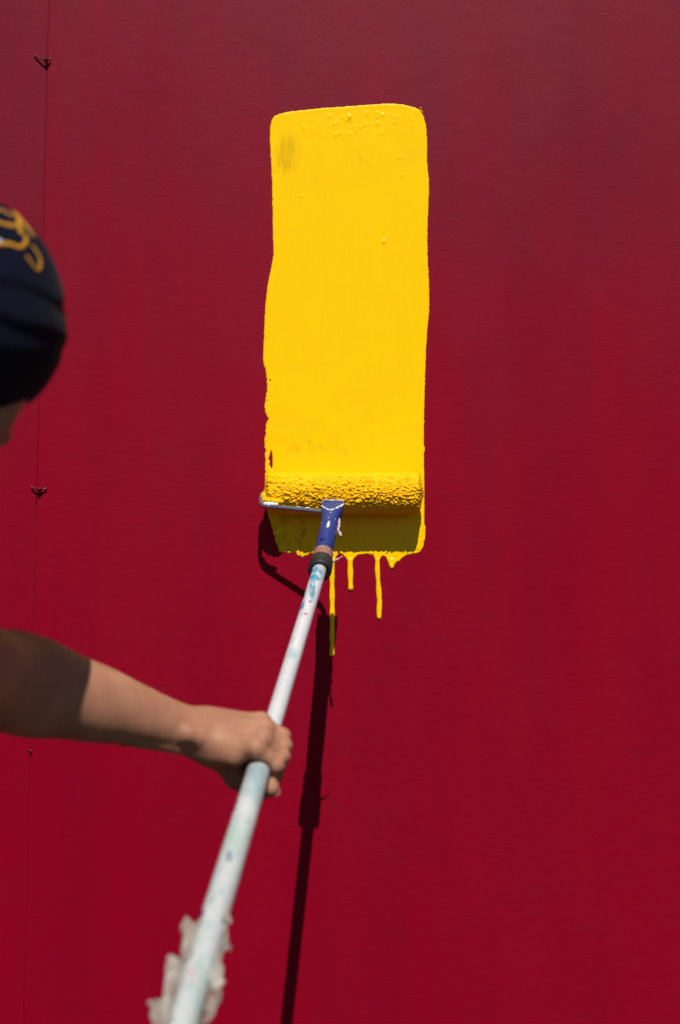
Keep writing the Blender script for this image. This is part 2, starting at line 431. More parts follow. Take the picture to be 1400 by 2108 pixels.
stroke = empty('paint_stroke', tuple(at(710, 676, 0)))
tag(stroke, 'wide upright stripe of fresh yellow paint dripping on red wall', 'paint stroke')
cen = VV[ALLT].mean(1); which = np.zeros(len(ALLT), int)
for i, D in enumerate(DRIP):
    c0 = to2(D[0]); zt = at(700, [1143, 1166, 1156, 1158][i])[2]
    which[(abs(cen[:, 0]-c0[0]) < .013) & (cen[:, 2] < zt)] = i+1
for i in range(5):
    f = ALLT[which == i]; u, inv = np.unique(f, return_inverse=True)
    np_obj('paint_film' if i == 0 else 'drip', VV[u], inv.reshape(-1, 3), M['yellow'], stroke)
# spatter beside the top corners
for j, (u, v, r) in enumerate([(866.5,222,.0012),(868,228,.0013),(560,249,.0011),(559,254,.0008),(870,231,.0008)]):
    bm = bmesh.new(); bmesh.ops.create_icosphere(bm, subdivisions=2, radius=r); bmesh.ops.scale(bm, vec=(1, .6, 1.2), verts=bm.verts)
    o = bm_obj('spatter', bm, M['yellow'], stroke, True); o.location = at(u, v, .0002)
reparent(stroke)

# ------------------------------------------------------------------ paint roller on its pole
b = NB('bright_rod_steel', .32, .5); b.p.inputs['Metallic'].default_value = .85
b.base(b.mix(b.ramp(b.noise(120, 4, .7), .4, .7), (.42, .44, .47), (.26, .28, .31))); M['rod'] = b.m
b = NB('blue_handle_plastic', .36, .15)
sc = b.ramp(b.noise(70, 4, .7, (1, .4, 1)), .56, .68)
c = b.mix(b.noise(35), (.002, .028, .17), (.003, .038, .23))
c = b.mix(b.math('MULTIPLY', sc, .75), c, (.10, .060, .17)); b.base(c); b.bump(b.noise(200), .2, .001); M['blue'] = b.m
b = NB('dried_white_paint', .6, .4); b.base(b.mix(b.noise(150), (.62, .62, .66), (.78, .78, .80))); b.bump(b.noise(350, 4, .7), .6, .002); M['crust'] = b.m
b = NB('pinkish_dried_paint', .6, .4); b.base(b.mix(b.noise(200), (.48, .33, .38), (.62, .52, .56))); b.bump(b.noise(350, 4, .7), .6, .002); M['crust2'] = b.m
b = NB('grubby_clear_plastic', .4, .5)
b.base(b.mix(b.ramp(b.noise(130, 4, .7, (1, 1, 1)), .38, .62), (.26, .20, .20), (.30, .085, .075)))
b.bump(b.noise(160), .3, .002); M['ferrule'] = b.m
b = NB('black_rubber', .55, .4); b.base(b.mix(b.ramp(b.noise(160, 4, .7), .5, .75), (.012, .017, .018), (.045, .055, .055))); M['rubber'] = b.m

H0 = at(685.5, 1043, .147); HC = at(660, 1166, .326)
PB = at(375, 2108, 1.185)
ax_h = unit(HC-H0); ax_p = unit(PB-HC)
def frame_of(ax):
    e = unit(np.array([1.0, 0, 0])-ax*ax[0]); return e, np.cross(ax, e)
eh, nh = frame_of(ax_h); ep, np_ = frame_of(ax_p)
P_END = HC+ax_p*1.62

roller = empty('paint_roller', tuple(P_END))
tag(roller, 'paint roller loaded with yellow paint on a long white pole', 'paint roller')

# sleeve: thick wet nap, modelled
RC = at(707, 1015, .0362); RL = float(at(548.5, 1016, .035)[0]); RR = float(at(866, 1016, .035)[0]); RAD = .0318
na, nt_ = 330, 270
V = []
for i in range(na+1):
    s = i/na; x = RL+(RR-RL)*s
    endr = min(s, 1-s)*(RR-RL); er = 1-.30*max(0, 1-endr/.007)**2
    for j in range(nt_):
        th = 2*math.pi*j/nt_                                # 0 = towards the camera, pi/2 = up
        cy, sz = -math.cos(th), math.sin(th)
        q = Vector((x, cy*RAD, sz*RAD))
        up = (th if th < math.pi else th-2*math.pi)
        amp = 1-.80*float(smooth01(up, .55, 1.25)); amp *= 1-.55*float(smooth01(-up, .5, 1.2))
        wv = mn.noise_vector(q*90)*.0026; qq = q+wv
        p1 = Vector((qq.x*130+qq.z*40, qq.y*270, qq.z*270)); p2 = Vector((qq.x*330, qq.y*560, qq.z*560))
        b1 = 1-abs(mn.noise(p1))*2.0; b2 = 1-abs(mn.noise(p2))*2.0; b3 = mn.noise(q*900)
        big = mn.noise(Vector((q.x*34+q.z*20, q.y*70, q.z*70)))
        lump = max(-1.0, .0019*(1-b1)+.0012*(1-b2)*.9+.0004*b3+.0011*big)
        r = RAD*er+amp*(lump*1.25)+.0022*(1-amp)+.0006
        if s < .28 and .25 < up < 1.0: r -= .0022*max(0, mn.noise(Vector((q.x*45, 7, q.z*200+q.x*60))))*3*(1-s/.28)
        if up > 1.9 or up < -1.9: r = min(r, .0347)
        V.append((x+(.0012*mn.noise(q*200+Vector((9, 9, 9)))*amp), RC[1]+cy*r, RC[2]+sz*r))
F = []
for i in range(na):
    for j in range(nt_):
        j2 = (j+1) % nt_; F.append((i*nt_+j, i*nt_+j2, (i+1)*nt_+j2, (i+1)*nt_+j))
sleeve = mesh_obj('roller_sleeve', V, F, M['nap'], roller)
for x, sg in ((RL, -1), (RR, 1)):                           # recessed, paint-clogged ends
    p = [(x-sg*.0005, 0), (x+sg*.0012, .0), (x+sg*.0015, 0)]
    Vc, Fc = [], []
    for k_, (rr, dx) in enumerate([(.0212, 0), (.0195, .0012), (.012, .0022), (.006, .0045), (.0001, .005)]):
        for j in range(40):
            th = 2*math.pi*j/40; r2 = rr*(1+.04*mn.noise(Vector((math.cos(th)*3, math.sin(th)*3, k_))))
            Vc.append((x+sg*dx, RC[1]+math.cos(th)*r2, RC[2]+math.sin(th)*r2))
    for k_ in range(4):
        for j in range(40): Fc.append((k_*40+j, k_*40+(j+1) % 40, (k_+1)*40+(j+1) % 40, (k_+1)*40+j))
    mesh_obj('end_cap', Vc, Fc, M['nap'], sleeve)
# bent steel frame: axle out of the sleeve, forward, across to the handle
cL = at(542, 1041, .077); J = at(674, 1054, .125); A0 = np.array([RL, RC[1], RC[2]])
def fillet(pts, r, n=7):
    out = [np.asarray(pts[0], float)]
    for i in range(1, len(pts)-1):
        p, a, c = (np.asarray(q, float) for q in (pts[i], pts[i-1], pts[i+1])); ua, uc = unit(a-p), unit(c-p)
        k_ = min(r, .45*np.linalg.norm(a-p), .45*np.linalg.norm(c-p)); A_, C_ = p+ua*k_, p+uc*k_
        for j in range(n+1):
            t = j/n; out.append(A_*(1-t)**2+p*2*t*(1-t)+C_*t*t)
    out.append(np.asarray(pts[-1], float)); return out
path = fillet([A0+np.array([.03, 0, 0]), A0+np.array([-.0085, 0, 0]), cL+np.array([-.004, -.002, 0]), J, H0+ax_h*.012], .013)
Vr, Fr = tube(path, .0039, 14)
rod = mesh_obj('frame_rod', Vr, Fr, M['rod'], roller)
def crust(name, pts, r, mat, parent, amp=.45, seed=0, seg=10, n=8):
    p = spline(pts, n)
    V, F = tube(p, [max(.0004, (r[min(i*len(r)//len(p), len(r)-1)] if hasattr(r, '__len__') else r)) for i in range(len(p))], seg)
    V = [v+np.array(mn.noise_vector(Vector(v)*330+Vector((seed, 0, 0))))*(r if not hasattr(r, '__len__') else max(r))*amp for v in V]
    return mesh_obj(name, V, F, mat, parent)
crust('paint_crust', [cL+np.array([-.002, .004, .0015]), cL+np.array([.006, -.005, .001]), cL+np.array([.016, -.008, -.0005]), cL+np.array([.024, -.0095, -.0015])], [.0042, .0047, .0045, .0042], M['crust'], rod, .5, 1)
for t, rr in ((.52, .0014), (.67, .0019)):
    p = cL*(1-t)+J*t+np.array([0, -.001, .0028]); crust('paint_crust', [p, p+np.array([.003, -.001, 0]), p+np.array([.007, -.002, -.0006])], [rr*.7, rr, rr*.6], M['crust'], rod, .7, t*9)
# clot of yellow paint hanging round the left end
bl = at(551, 1022, .050)
def blob_sdf(P):
    d = s_ell(P, at(547, 1026, .048), (.0085, .014, .012)); d = smin(d, s_ell(P, at(558, 1031, .062), (.012, .009, .0062)), .006)
    d = smin(d, s_ell(P, at(572, 1033, .066), (.009, .006, .005)), .006)
    return d+.0012*np.sin(P[..., 0]*900+P[..., 2]*500)*np.sin(P[..., 1]*800+P[..., 2]*300)
Vb, Fb = surface_nets(blob_sdf, at(532, 1060, .09)-np.array([0, .0, .0]), at(600, 990, .02), .0012)
np_obj('paint_clot', Vb, Fb, M['nap'], sleeve)
# handle: flat socket end that rounds into a grip
def loft(origin, ax, e, n, secs, seg=28, power=2.0):
    """secs: (distance, half width, half height, squareness, shift along n)"""
    V, F = [], []
    for (t, a, bb, sq, dn) in secs:
        for k in range(seg):
            th = 2*math.pi*k/seg; cs, sn = math.cos(th), math.sin(th)
            V.append(origin+ax*t+e*(abs(cs)**(2/sq)*math.copysign(1, cs)*a)+n*(abs(sn)**(2/sq)*math.copysign(1, sn)*bb+dn))
    m = len(secs)
    for i in range(m-1):
        for k in range(seg): F.append((i*seg+k, (i+1)*seg+k, (i+1)*seg+(k+1) % seg, i*seg+(k+1) % seg))
    F.append(tuple(range(seg))); F.append(tuple(range((m-1)*seg, m*seg))[::-1])
    return V, F
HL = float(np.linalg.norm(HC-H0))
secs = [(-.001, .0145, .006, 6, .002), (0, .0162, .0075, 6, .002), (.002, .0168, .008, 6, .002), (.022, .0166, .0085, 6, .0018), (.035, .0150, .0105, 4, .001), (.048, .0135, .0122, 3, 0),
        (.065, .0129, .0128, 2.4, 0), (HL*.45, .0132, .0132, 2, 0), (HL*.6, .0136, .0136, 2, 0), (HL*.78, .0130, .0130, 2, 0), (HL*.83, .0130, .013, 2, 0)]
Vh, Fh = loft(H0, ax_h, eh, nh, secs)
handle = mesh_obj('handle', Vh, Fh, M['blue'], roller)
md = handle.modifiers.new('b', 'BEVEL'); md.width = .0006; md.segments = 2; md.limit_method = 'ANGLE'
# hang slot in the grip
bm = bmesh.new(); bmesh.ops.create_cube(bm, size=1); bmesh.ops.scale(bm, vec=(.0085, .006, .0024), verts=bm.verts); bmesh.ops.bevel(bm, geom=bm.edges[:], offset=.0009, segments=2, affect='EDGES')
b = NB('dark_slot', .8, .2); b.base((.006, .008, .06)); M['slot'] = b.m
o = bm_obj('grip_slot', bm, M['slot'], handle); pz = H0+ax_h*(HL*.70)+nh*.0125-eh*.002
o.matrix_world = Matrix((( *map(float, (eh[0], ax_h[0], nh[0])), float(pz[0])), (*map(float, (eh[1], ax_h[1], nh[1])), float(pz[1])), (*map(float, (eh[2], ax_h[2], nh[2])), float(pz[2])), (0, 0, 0, 1)))
def hp(t, a, up): return H0+ax_h*t+eh*a+nh*up
# white paint dried along the socket's edges
crust('paint_crust', [hp(-.001, -.0165, .004), hp(-.0015, -.016, .0098), hp(-.001, -.004, .0105), hp(-.0015, .008, .0104), hp(-.001, .0163, .0096), hp(-.0008, .0167, .003)], .0008, M['crust'], handle, 1.1, 3)
crust('paint_crust', [hp(.014, -.0168, .004), hp(.020, -.0160, .0088), hp(.030, -.0105, .0112), hp(.038, -.004, .0118), hp(.041, -.0012, .0124)], [.0005, .0008, .0011, .0010, .0014], M['crust'], handle, 1.3, 4)
crust('paint_crust', [hp(.041, -.001, .0125), hp(.036, .004, .0120), hp(.029, .010, .0112), hp(.018, .0150, .0104), hp(.006, .0166, .008)], [.0012, .0010, .0014, .0016, .0008], M['crust'], handle, 1.3, 5)
crust('paint_crust', [hp(.046, .0135, .001), hp(.060, .0148, -.001), hp(.080, .0152, -.003), hp(.090, .0185, -.004), hp(.094, .0195, -.006)], [.0014, .0017, .0016, .0022, .0024], M['crust2'], handle, .7, 6)
crust('paint_crust', [hp(.085, .001, .0128), hp(.096, .0018, .0130), hp(.105, .0008, .0131)], [.0016, .0026, .0016], M['crust'], handle, .8, 8)
for q in range(6):
    rr = random.Random(40+q); t = rr.uniform(.012, .15); th = rr.uniform(.2, 2.9); p = hp(t, math.cos(th)*.0132, math.sin(th)*(.0088 if t < .03 else .0131))
    crust('paint_speck', [p, p+ax_h*.0016, p+ax_h*.003], [.0005, .0009, .0005], M['crust'], handle, .6, q, 6, 3)
# ferrule and rubber ring
Vf, Ff = loft(H0, ax_h, eh, nh, [(HL*.80, .0136, .0136, 2, 0), (HL*.81, .0150, .0150, 2, 0), (HL*.87, .0153, .0153, 2, 0), (HL*.885, .0146, .0146, 2, 0), (HL*.90, .0153, .0153, 2, 0), (HL*.985, .0156, .0156, 2, 0)])
fer = mesh_obj('ferrule', Vf, Ff, M['ferrule'], roller)
crust('plastic_sliver', [H0+ax_h*HL*.93+eh*.0145, H0+ax_h*HL*.93+eh*.021+nh*.004, H0+ax_h*HL*.90+eh*.030+nh*.007], [.0016, .0013, .0006], M['crust2'], fer, .4, 9)
ring = []
for (t, r) in [(HL-.016, .0154), (HL-.015, .0166), (HL-.004, .0172), (HL+.012, .0172), (HL+.016, .0165), (HL+.016, .0112), (HL+.004, .0106)]: ring.append((t, r, r, 2, 0))
Vg, Fg = loft(H0, ax_h, eh, nh, ring)
mesh_obj('rubber_ring', Vg, Fg, M['rubber'], roller)

# telescopic pole
L_HAND = None
def pole_u(v):
    """distance along the pole axis at which the pole crosses photo row v"""
    lo, hi = 0.0, 1.2
    for _ in range(40):
        m = (lo+hi)/2; p = HC+ax_p*m; q = p-np.array([0, CAM_Y, CAM_Z]); vv = 1054-FPX*(q@_U)/(q@_F)
        if vv < v: lo = m
        else: hi = m
    return (lo+hi)/2
T_HAND = pole_u(1558)
def pole_mat(name, base, specks, patches=()):
    b = NB(name, .38, .5); c = b.mix(b.ramp(b.noise(9, 4, .6), .35, .7), base[0], base[1])
    for (scale, lo, hi, col, a, loc, sc) in specks:
        c = b.mix(b.math('MULTIPLY', b.ramp(b.noise(scale, 3, .6, sc, loc), lo, hi), a), c, col)
    for (cc, r, col, a, soft, ns) in patches:
        m = b.math('MULTIPLY', b.spot(cc, r, soft), b.ramp(b.noise(ns, 4, .7, (1, .7, 1)), .36, .52))
        c = b.mix(b.math('MULTIPLY', m, a), c, col)
    b.base(c); b.bump(b.noise(140, 4, .7), .12, .001)
    b.rough(b.ramp(b.noise(30, 4, .6, loc=(3, 3, 3)), .3, .7, .28, .5)); return b.m
def pt(t, a=0, n=0): return tuple(HC+ax_p*t+ep*a+np_*n)
def on_pole(u, v, r=.0115):
    t = pole_u(v); c = HC+ax_p*t; q = c-np.array([0, CAM_Y, CAM_Z]); uu = 700+FPX*q[0]/(q@_F); sc = (q@_F)/FPX
    a = (u-uu)*sc; a = max(-r, min(r, a)); return pt(t, a, math.sqrt(max(r*r-a*a, 0)))
M['pole_in'] = pole_mat('white_pole_paint', ((.56, .58, .60), (.64, .65, .66)),
    [(140, .64, .70, (.22, .42, .46), .6, (1, 0, 0), (1, .5, 1)), (130, .71, .74, (.36, .06, .17), .8, (4, 0, 0), (1, 1, 1)), (20, .55, .75, (.52, .53, .47), .7, (2, 0, 0), (1, .4, 1))],
    [(on_pole(650, 1193), (.010, .030, .02), (.02, .27, .42), 1.0, .25, 120), (on_pole(643, 1222), (.004, .05, .03), (.02, .27, .42), 1.0, .3, 90), (on_pole(622, 1248), (.0035, .05, .03), (.03, .25, .42), 1.0, .3, 90),
     (on_pole(645, 1232), (.0018, .006, .003), (.40, .05, .17), .9, .4, 200), (on_pole(639, 1252), (.0026, .005, .003), (.36, .03, .17), .9, .4, 200), (on_pole(630, 1278), (.0032, .006, .003), (.40, .05, .2), .9, .4, 200), (on_pole(602, 1360), (.006, .022, .010), (.22, .42, .46), .7, .4, 260), (on_pole(600, 1330), (.005, .015, .010), (.30, .42, .46), .5, .4, 260), (on_pole(668, 1176), (.010, .02, .012), (.45, .44, .40), .8, .5, 60)])
M['pole_out'] = pole_mat('spattered_outer_pole_paint', ((.47, .50, .50), (.56, .575, .575)),
    [(24, .50, .66, (.30, .44, .38), .55, (0, 2, 0), (1, .5, 1)), (190, .58, .66, (.20, .37, .36), .6, (5, 2, 1), (1, .6, 1)), (85, .57, .68, (.24, .40, .37), .6, (0, 2, 0), (1, .5, 1)), (120, .60, .70, (.20, .36, .42), .65, (7, 0, 0), (1, .6, 1)), (170, .66, .70, (.07, .11, .20), .85, (3, 0, 0), (1, 1, 1)), (80, .67, .76, (.48, .36, .40), .5, (9, 0, 4), (1, .6, 1))],
    [(on_pole(411, 1899, .0125), (.0052, .009, .008), (.015, .03, .07), 1, .2, 10), (on_pole(482, 1668, .0125), (.005, .016, .01), (.05, .08, .17), .9, .5, 260), (on_pole(472, 1786, .0125), (.0035, .01, .008), (.10, .17, .22), .9, .4, 130), (on_pole(482, 1745, .0125), (.009, .03, .02), (.24, .45, .33), .55, .6, 260),
     (on_pole(528, 1625, .0125), (.010, .045, .02), (.20, .38, .42), .65, .6, 260), (on_pole(395, 2030, .0125), (.005, .012, .01), (.50, .33, .38), .5, .6, 110)])
def rod_mesh(t0, t1, r, n=14, seg=28, wob=0):
    p = [HC+ax_p*(t0+(t1-t0)*i/n) for i in range(n+1)]
    return tube([p[0]-ax_p*.0008]+p, [r*.9]+[r]*(n+1), seg)
Vp, Fp = rod_mesh(-.02, T_HAND+.05, .0100)
mesh_obj('inner_pole', Vp, Fp, M['pole_in'], roller)
Vp, Fp = rod_mesh(T_HAND+.012, 1.62, .0126)
mesh_obj('outer_pole', Vp, Fp, M['pole_out'], roller)
Vp, Fp = loft(HC, ax_p, ep, np_, [(T_HAND-.050, .0102, .0102, 2, 0), (T_HAND-.049, .0132, .0132, 2, 0), (T_HAND-.02, .0140, .014, 2, 0), (T_HAND+.008, .0142, .0142, 2, 0), (T_HAND+.016, .0136, .0136, 2, 0)])
mesh_obj('locking_collar', Vp, Fp, M['rubber'], roller)
Vp, Fp = loft(HC, ax_p, ep, np_, [(1.60, .0128, .0128, 2, 0), (1.601, .014, .014, 2, 0), (1.63, .014, .014, 2, 0), (1.634, .012, .012, 2, 0)])
mesh_obj('end_plug', Vp, Fp, M['rubber'], roller)
reparent(roller)

# ------------------------------------------------------------------ torn plastic film round the pole
b = NB('milky_plastic_film', .3, .5)
b.base(b.mix(b.ramp(b.noise(40, 3, .6), .38, .68), (.66, .64, .57), (.56, .52, .48))); b.bump(b.noise(60, 3, .6, dist=1.0), .4, .005)
tr = b.n('ShaderNodeBsdfTranslucent'); tr.inputs[0].default_value = (.66, .63, .55, 1)
tp = b.n('ShaderNodeBsdfTransparent'); tp.inputs[0].default_value = (.92, .90, .87, 1)
m1 = b.n('ShaderNodeMixShader'); m1.inputs[0].default_value = .4; b.l(b.p.outputs[0], m1.inputs[1]); b.l(tr.outputs[0], m1.inputs[2])
m2 = b.n('ShaderNodeMixShader'); b.l(b.ramp(b.noise(30, 3, .6, loc=(2, 1, 0)), .35, .65, .30, .62), m2.inputs[0]); b.l(m1.outputs[0], m2.inputs[1]); b.l(tp.outputs[0], m2.inputs[2])
b.l(m2.outputs[0], b.t.nodes['Material Output'].inputs[0]); M['film'] = b.m
film = empty('plastic_film', pt(pole_u(2000)))
tag(film, 'torn milky plastic film wrapped round the lower part of white pole', 'plastic film')
def wing(name, outline, seed, crumple=.006, lean=0.0, step=.0028):
    """a crumpled flap: outline in (along the pole, sideways) metres, standing off the pole's flank"""
    O = np.array(spline([np.array([*q, 0]) for q in list(outline)+[outline[0]]], 4))[:-1, :2]; lo, hi = O.min(0), O.max(0)
    ga = np.arange(lo[0]-.004, hi[0]+.004, step); gb = np.arange(lo[1]-.004, hi[1]+.004, step)
    G = np.stack(np.meshgrid(ga, gb, indexing='ij'), -1); sdv = poly_sdf(G.reshape(-1, 2), O).reshape(G.shape[:2])
    sdv += np.array([[mn.noise(Vector((q[0]*170, q[1]*170, seed)))*.0010 for q in r] for r in G])+.0022
    V = {}; vs = []; F = []
    def vid(i, j):
        if (i, j) not in V:
            t, a = G[i, j]; q = Vector((t*44, a*44, seed*3.1))
            nn = mn.noise(q)*1.3+(.5-abs(mn.noise(q*1.8)))*.9+(.4-abs(mn.noise(q*3.6)))*.2
            V[(i, j)] = len(vs)
            dx = mn.noise(q*1.7+Vector((5, 5, 5)))*crumple*.7
            vs.append(HC+ax_p*(t+dx)+ep*a+np_*(-.004+lean*abs(a)+crumple*nn*min(1, abs(a)/.012)))
        return V[(i, j)]
    for i in range(G.shape[0]-1):
        for j in range(G.shape[1]-1):
            if min(sdv[i, j], sdv[i+1, j], sdv[i, j+1], sdv[i+1, j+1]) > 0:
                F.append((vid(i, j), vid(i+1, j), vid(i+1, j+1), vid(i, j+1)))
    o = mesh_obj(name, vs, F, M['film'], film)
    md = o.modifiers.new('s', 'SUBSURF'); md.levels = 1; md.render_levels = 1
    md = o.modifiers.new('t', 'SOLIDIFY'); md.thickness = .0005
    return o
def film_px(pts):
    out = []
    for (u, v) in pts:
        t = pole_u(v) if v < 2240 else pole_u(2240); c = HC+ax_p*t; q = c-np.array([0, CAM_Y, CAM_Z]); uu = 700+FPX*q[0]/(q@_F); out.append((t, (u-uu)*(q@_F)/FPX))
    return out
wing('flap', film_px([(415,1905),(395,1908),(378,1925),(368,1950),(372,1962),(352,1982),(344,2000),(346,2020),(341,2045),(345,2068),(350,2110),(385,2115),(400,2000)]), 1, .020, .10)
wing('flap', film_px([(432,1900),(455,1908),(474,1893),(477,1902),(462,1915),(472,1922),(478,1938),(468,1953),(448,1956),(436,1968),(425,1966),(424,1930)]), 2, .020, .2)
wing('flap', film_px([(420,1960),(432,1990),(448,1962),(455,1975),(454,2000),(464,2015),(455,2030),(452,2072),(435,2078),(405,2086),(395,2120),(380,2110),(400,2020)]), 3, .020, .05)
wing('flap', film_px([(372,2070),(335,2072),(308,2080),(304,2090),(322,2108),(345,2140),(370,2145)]), 4, .018, .3)
# the turn of film that clings to the pole itself
Vw, Fw = [], []
ta, tb, nw, ns = pole_u(1912), pole_u(2150), 60, 40
for i in range(nw+1):
    for j in range(ns+1):
        th = math.pi*(.66+1.45*j/ns)+.5*mn.noise(Vector((i*.12, j*.05, 2))); t = ta+(tb-ta)*i/nw
        r = .0131+.0035*max(0, mn.noise(Vector((t*70, th*2.2, 1)))+.25)
        Vw.append(HC+ax_p*t+ep*math.cos(th)*r+np_*math.sin(th)*r)
for i in range(nw):
    for j in range(ns): Fw.append((i*(ns+1)+j, (i+1)*(ns+1)+j, (i+1)*(ns+1)+j+1, i*(ns+1)+j+1))
mesh_obj('wrap', Vw, Fw, M['film'], film)
reparent(film)

# ------------------------------------------------------------------ person
b = NB('skin', .58, .28)
sk = b.mix(b.ramp(b.noise(24, 4, .6), .35, .7), (.335, .155, .090), (.430, .212, .126))
sk = b.mix(b.ramp(b.noise(9, 3, .5, loc=(3, 0, 0)), .45, .75, 0, .5), sk, (.32, .128, .082)); b.base(sk)
sk = b.mix(b.math('MULTIPLY', b.ramp(b.noise(210, 2, .5, loc=(1, 4, 0)), .68, .74), .45), sk, (.17, .075, .045)); b.base(sk)
b.p.inputs['Subsurface Weight'].default_value = .2; b.p.inputs['Subsurface Radius'].default_value = (.010, .004, .002); b.p.inputs['Subsurface Scale'].default_value = 1.0
b.bump(b.noise(130, 4, .65), .30, .0016); b.bump(b.noise(520, 3, .6), .15, .0005); M['skin'] = b.m
b = NB('navy_knit', .9, .1); b.p.inputs['Sheen Weight'].default_value = .02
b.base(b.mix(b.noise(90, 4, .6), (.0022, .0032, .0115), (.004, .0055, .019))); b.bump(b.noise(600, 2, .5, (1, 1, .4)), .3, .001); b.bump(b.noise(40, 4, .6), .3, .004); M['cap'] = b.m
b = NB('gold_print', .6, .4); b.base(b.mix(b.ramp(b.noise(140, 4, .7), .4, .7), (.52, .24, .010), (.38, .16, .008))); M['print'] = b.m
b = NB('pale_print', .6, .4); b.base(b.mix(b.noise(140), (.5, .55, .65), (.6, .65, .75))); M['print2'] = b.m
b = NB('dark_cotton', .85, .25); b.base(b.mix(b.noise(60), (.018, .020, .026), (.028, .030, .038))); b.bump(b.noise(500), .3, .001); b.bump(b.noise(14, 4, .6), .5, .012); M['shirt'] = b.m
b = NB('work_trousers', .85, .25); b.base(b.mix(b.noise(40), (.05, .052, .055), (.085, .085, .085))); b.bump(b.noise(400), .3, .001); b.bump(b.noise(11, 4, .6), .5, .015); M['trousers'] = b.m
b = NB('shoe_leather', .5, .4); b.base(b.mix(b.noise(50), (.05, .035, .025), (.09, .065, .045))); M['shoe'] = b.m
b = NB('eye_white', .2, .5); b.base((.7, .68, .65)); M['eye'] = b.m

G0 = HC+ax_p*T_HAND
def HP(e, n, a): return G0+ep*e+np_*n+ax_p*a                # hand space: e right, n off the pole, a towards the viewer

ELB = at(22, 1402, .915); SHO = np.array([-.425, -1.275, 1.362]); NECK = np.array([-.525, -1.165, 1.415])
HEAD = at(-84, 622, 1.165)
fh = unit([.14, .97, .22]); rh = unit(np.cross(fh, [0, 0, 1])); uh = np.cross(rh, fh)
roll = math.radians(-6); rh, uh = rh*math.cos(roll)+uh*math.sin(roll), uh*math.cos(roll)-rh*math.sin(roll)
HM = np.array([rh, fh, uh]); HEAD = HEAD-uh*.018
def HD(x, y, z): return HEAD+rh*x+fh*y+uh*z
WC = at(428, 1511, .802); WR = WC-ax_p*.012+np_*.003; WU = WC+ax_p*.012-np_*.003

def sd_right_arm(P):
    fa = unit(ELB-WC); L = float(np.linalg.norm(ELB-WC))
    side = unit((WU-WR)-fa*np.dot(WU-WR, fa)); nn = np.cross(fa, side)
    q = P-WC.astype(np.float32); t = (q@fa.astype(np.float32))/L; tc = np.clip(t, -.06, 1.0)
    ws = q@side.astype(np.float32); wn = q@nn.astype(np.float32); wt = (t-tc)*L
    a_ = np.interp(tc, _T, _A).astype(np.float32); b_ = np.interp(tc, _T, _B).astype(np.float32)
    k0 = np.sqrt((ws/a_)**2+(wn/b_)**2+(wt/.03)**2); k1 = np.sqrt((ws/a_**2)**2+(wn/b_**2)**2+(wt/.0009)**2)+1e-6
    d = k0*(k0-1)/k1
    def A(t, s, n=0): return WC+fa*L*t+side*s+nn*n
    d = smin(d, s_cone(P, A(.95, 0), SHO*.5+ELB*.5, .0415, .0465), .04)
    d = smin(d, s_cone(P, SHO*.5+ELB*.5, SHO, .0470, .056), .04)
    # tendons and the bony edge of the wrist
    sg = 1.0 if np.dot(nn, np_) < 0 else -1.0
    d = smin(d, s_cone(P, A(-.10, .012, sg*.0165), A(.40, .018, sg*.0255), .0030, .0045), .008)
    d = smin(d, s_cone(P, A(-.10, .0235, sg*.005), A(.36, .0275, sg*.010), .0030, .0050), .009)
    d = smin(d, s_cone(P, A(.10, .020, -sg*.014), A(.14, .020, -sg*.014), .0085, .0085), .012)
    return d
_k = spline([np.array(q) for q in [(-.06, .0258, .0200), (.06, .0260, .0203), (.2, .0280, .0232), (.38, .0338, .0308), (.58, .0410, .0400), (.78, .0440, .0435), (1.0, .0425, .0425)]], 6)
_T = np.array([q[0] for q in _k]); _A = np.array([q[1] for q in _k]); _B = np.array([q[2] for q in _k])
MCP = [(-.006, .0245, -.029), (.000, .0275, -.010), (.002, .0270, .0085), (-.003, .0235, .0255)]
PIP = [(.0165, .0095, -.029), (.0205, .0085, -.0105), (.0210, .0065, .0075), (.0180, .0040, .0240)]
DIP = [(.0135, -.0165, -.028), (.0145, -.0185, -.0105), (.0140, -.0190, .0060), (.0120, -.0175, .0215)]
TIP = [(-.007, -.0200, -.027), (-.007, -.0210, -.0105), (-.007, -.0210, .0050), (-.0055, -.0195, .0200)]
FR = [(.0108, .0086, .0080, .0070), (.0110, .0088, .0081, .0071), (.0106, .0085, .0078, .0069), (.0096, .0078, .0071, .0063)]
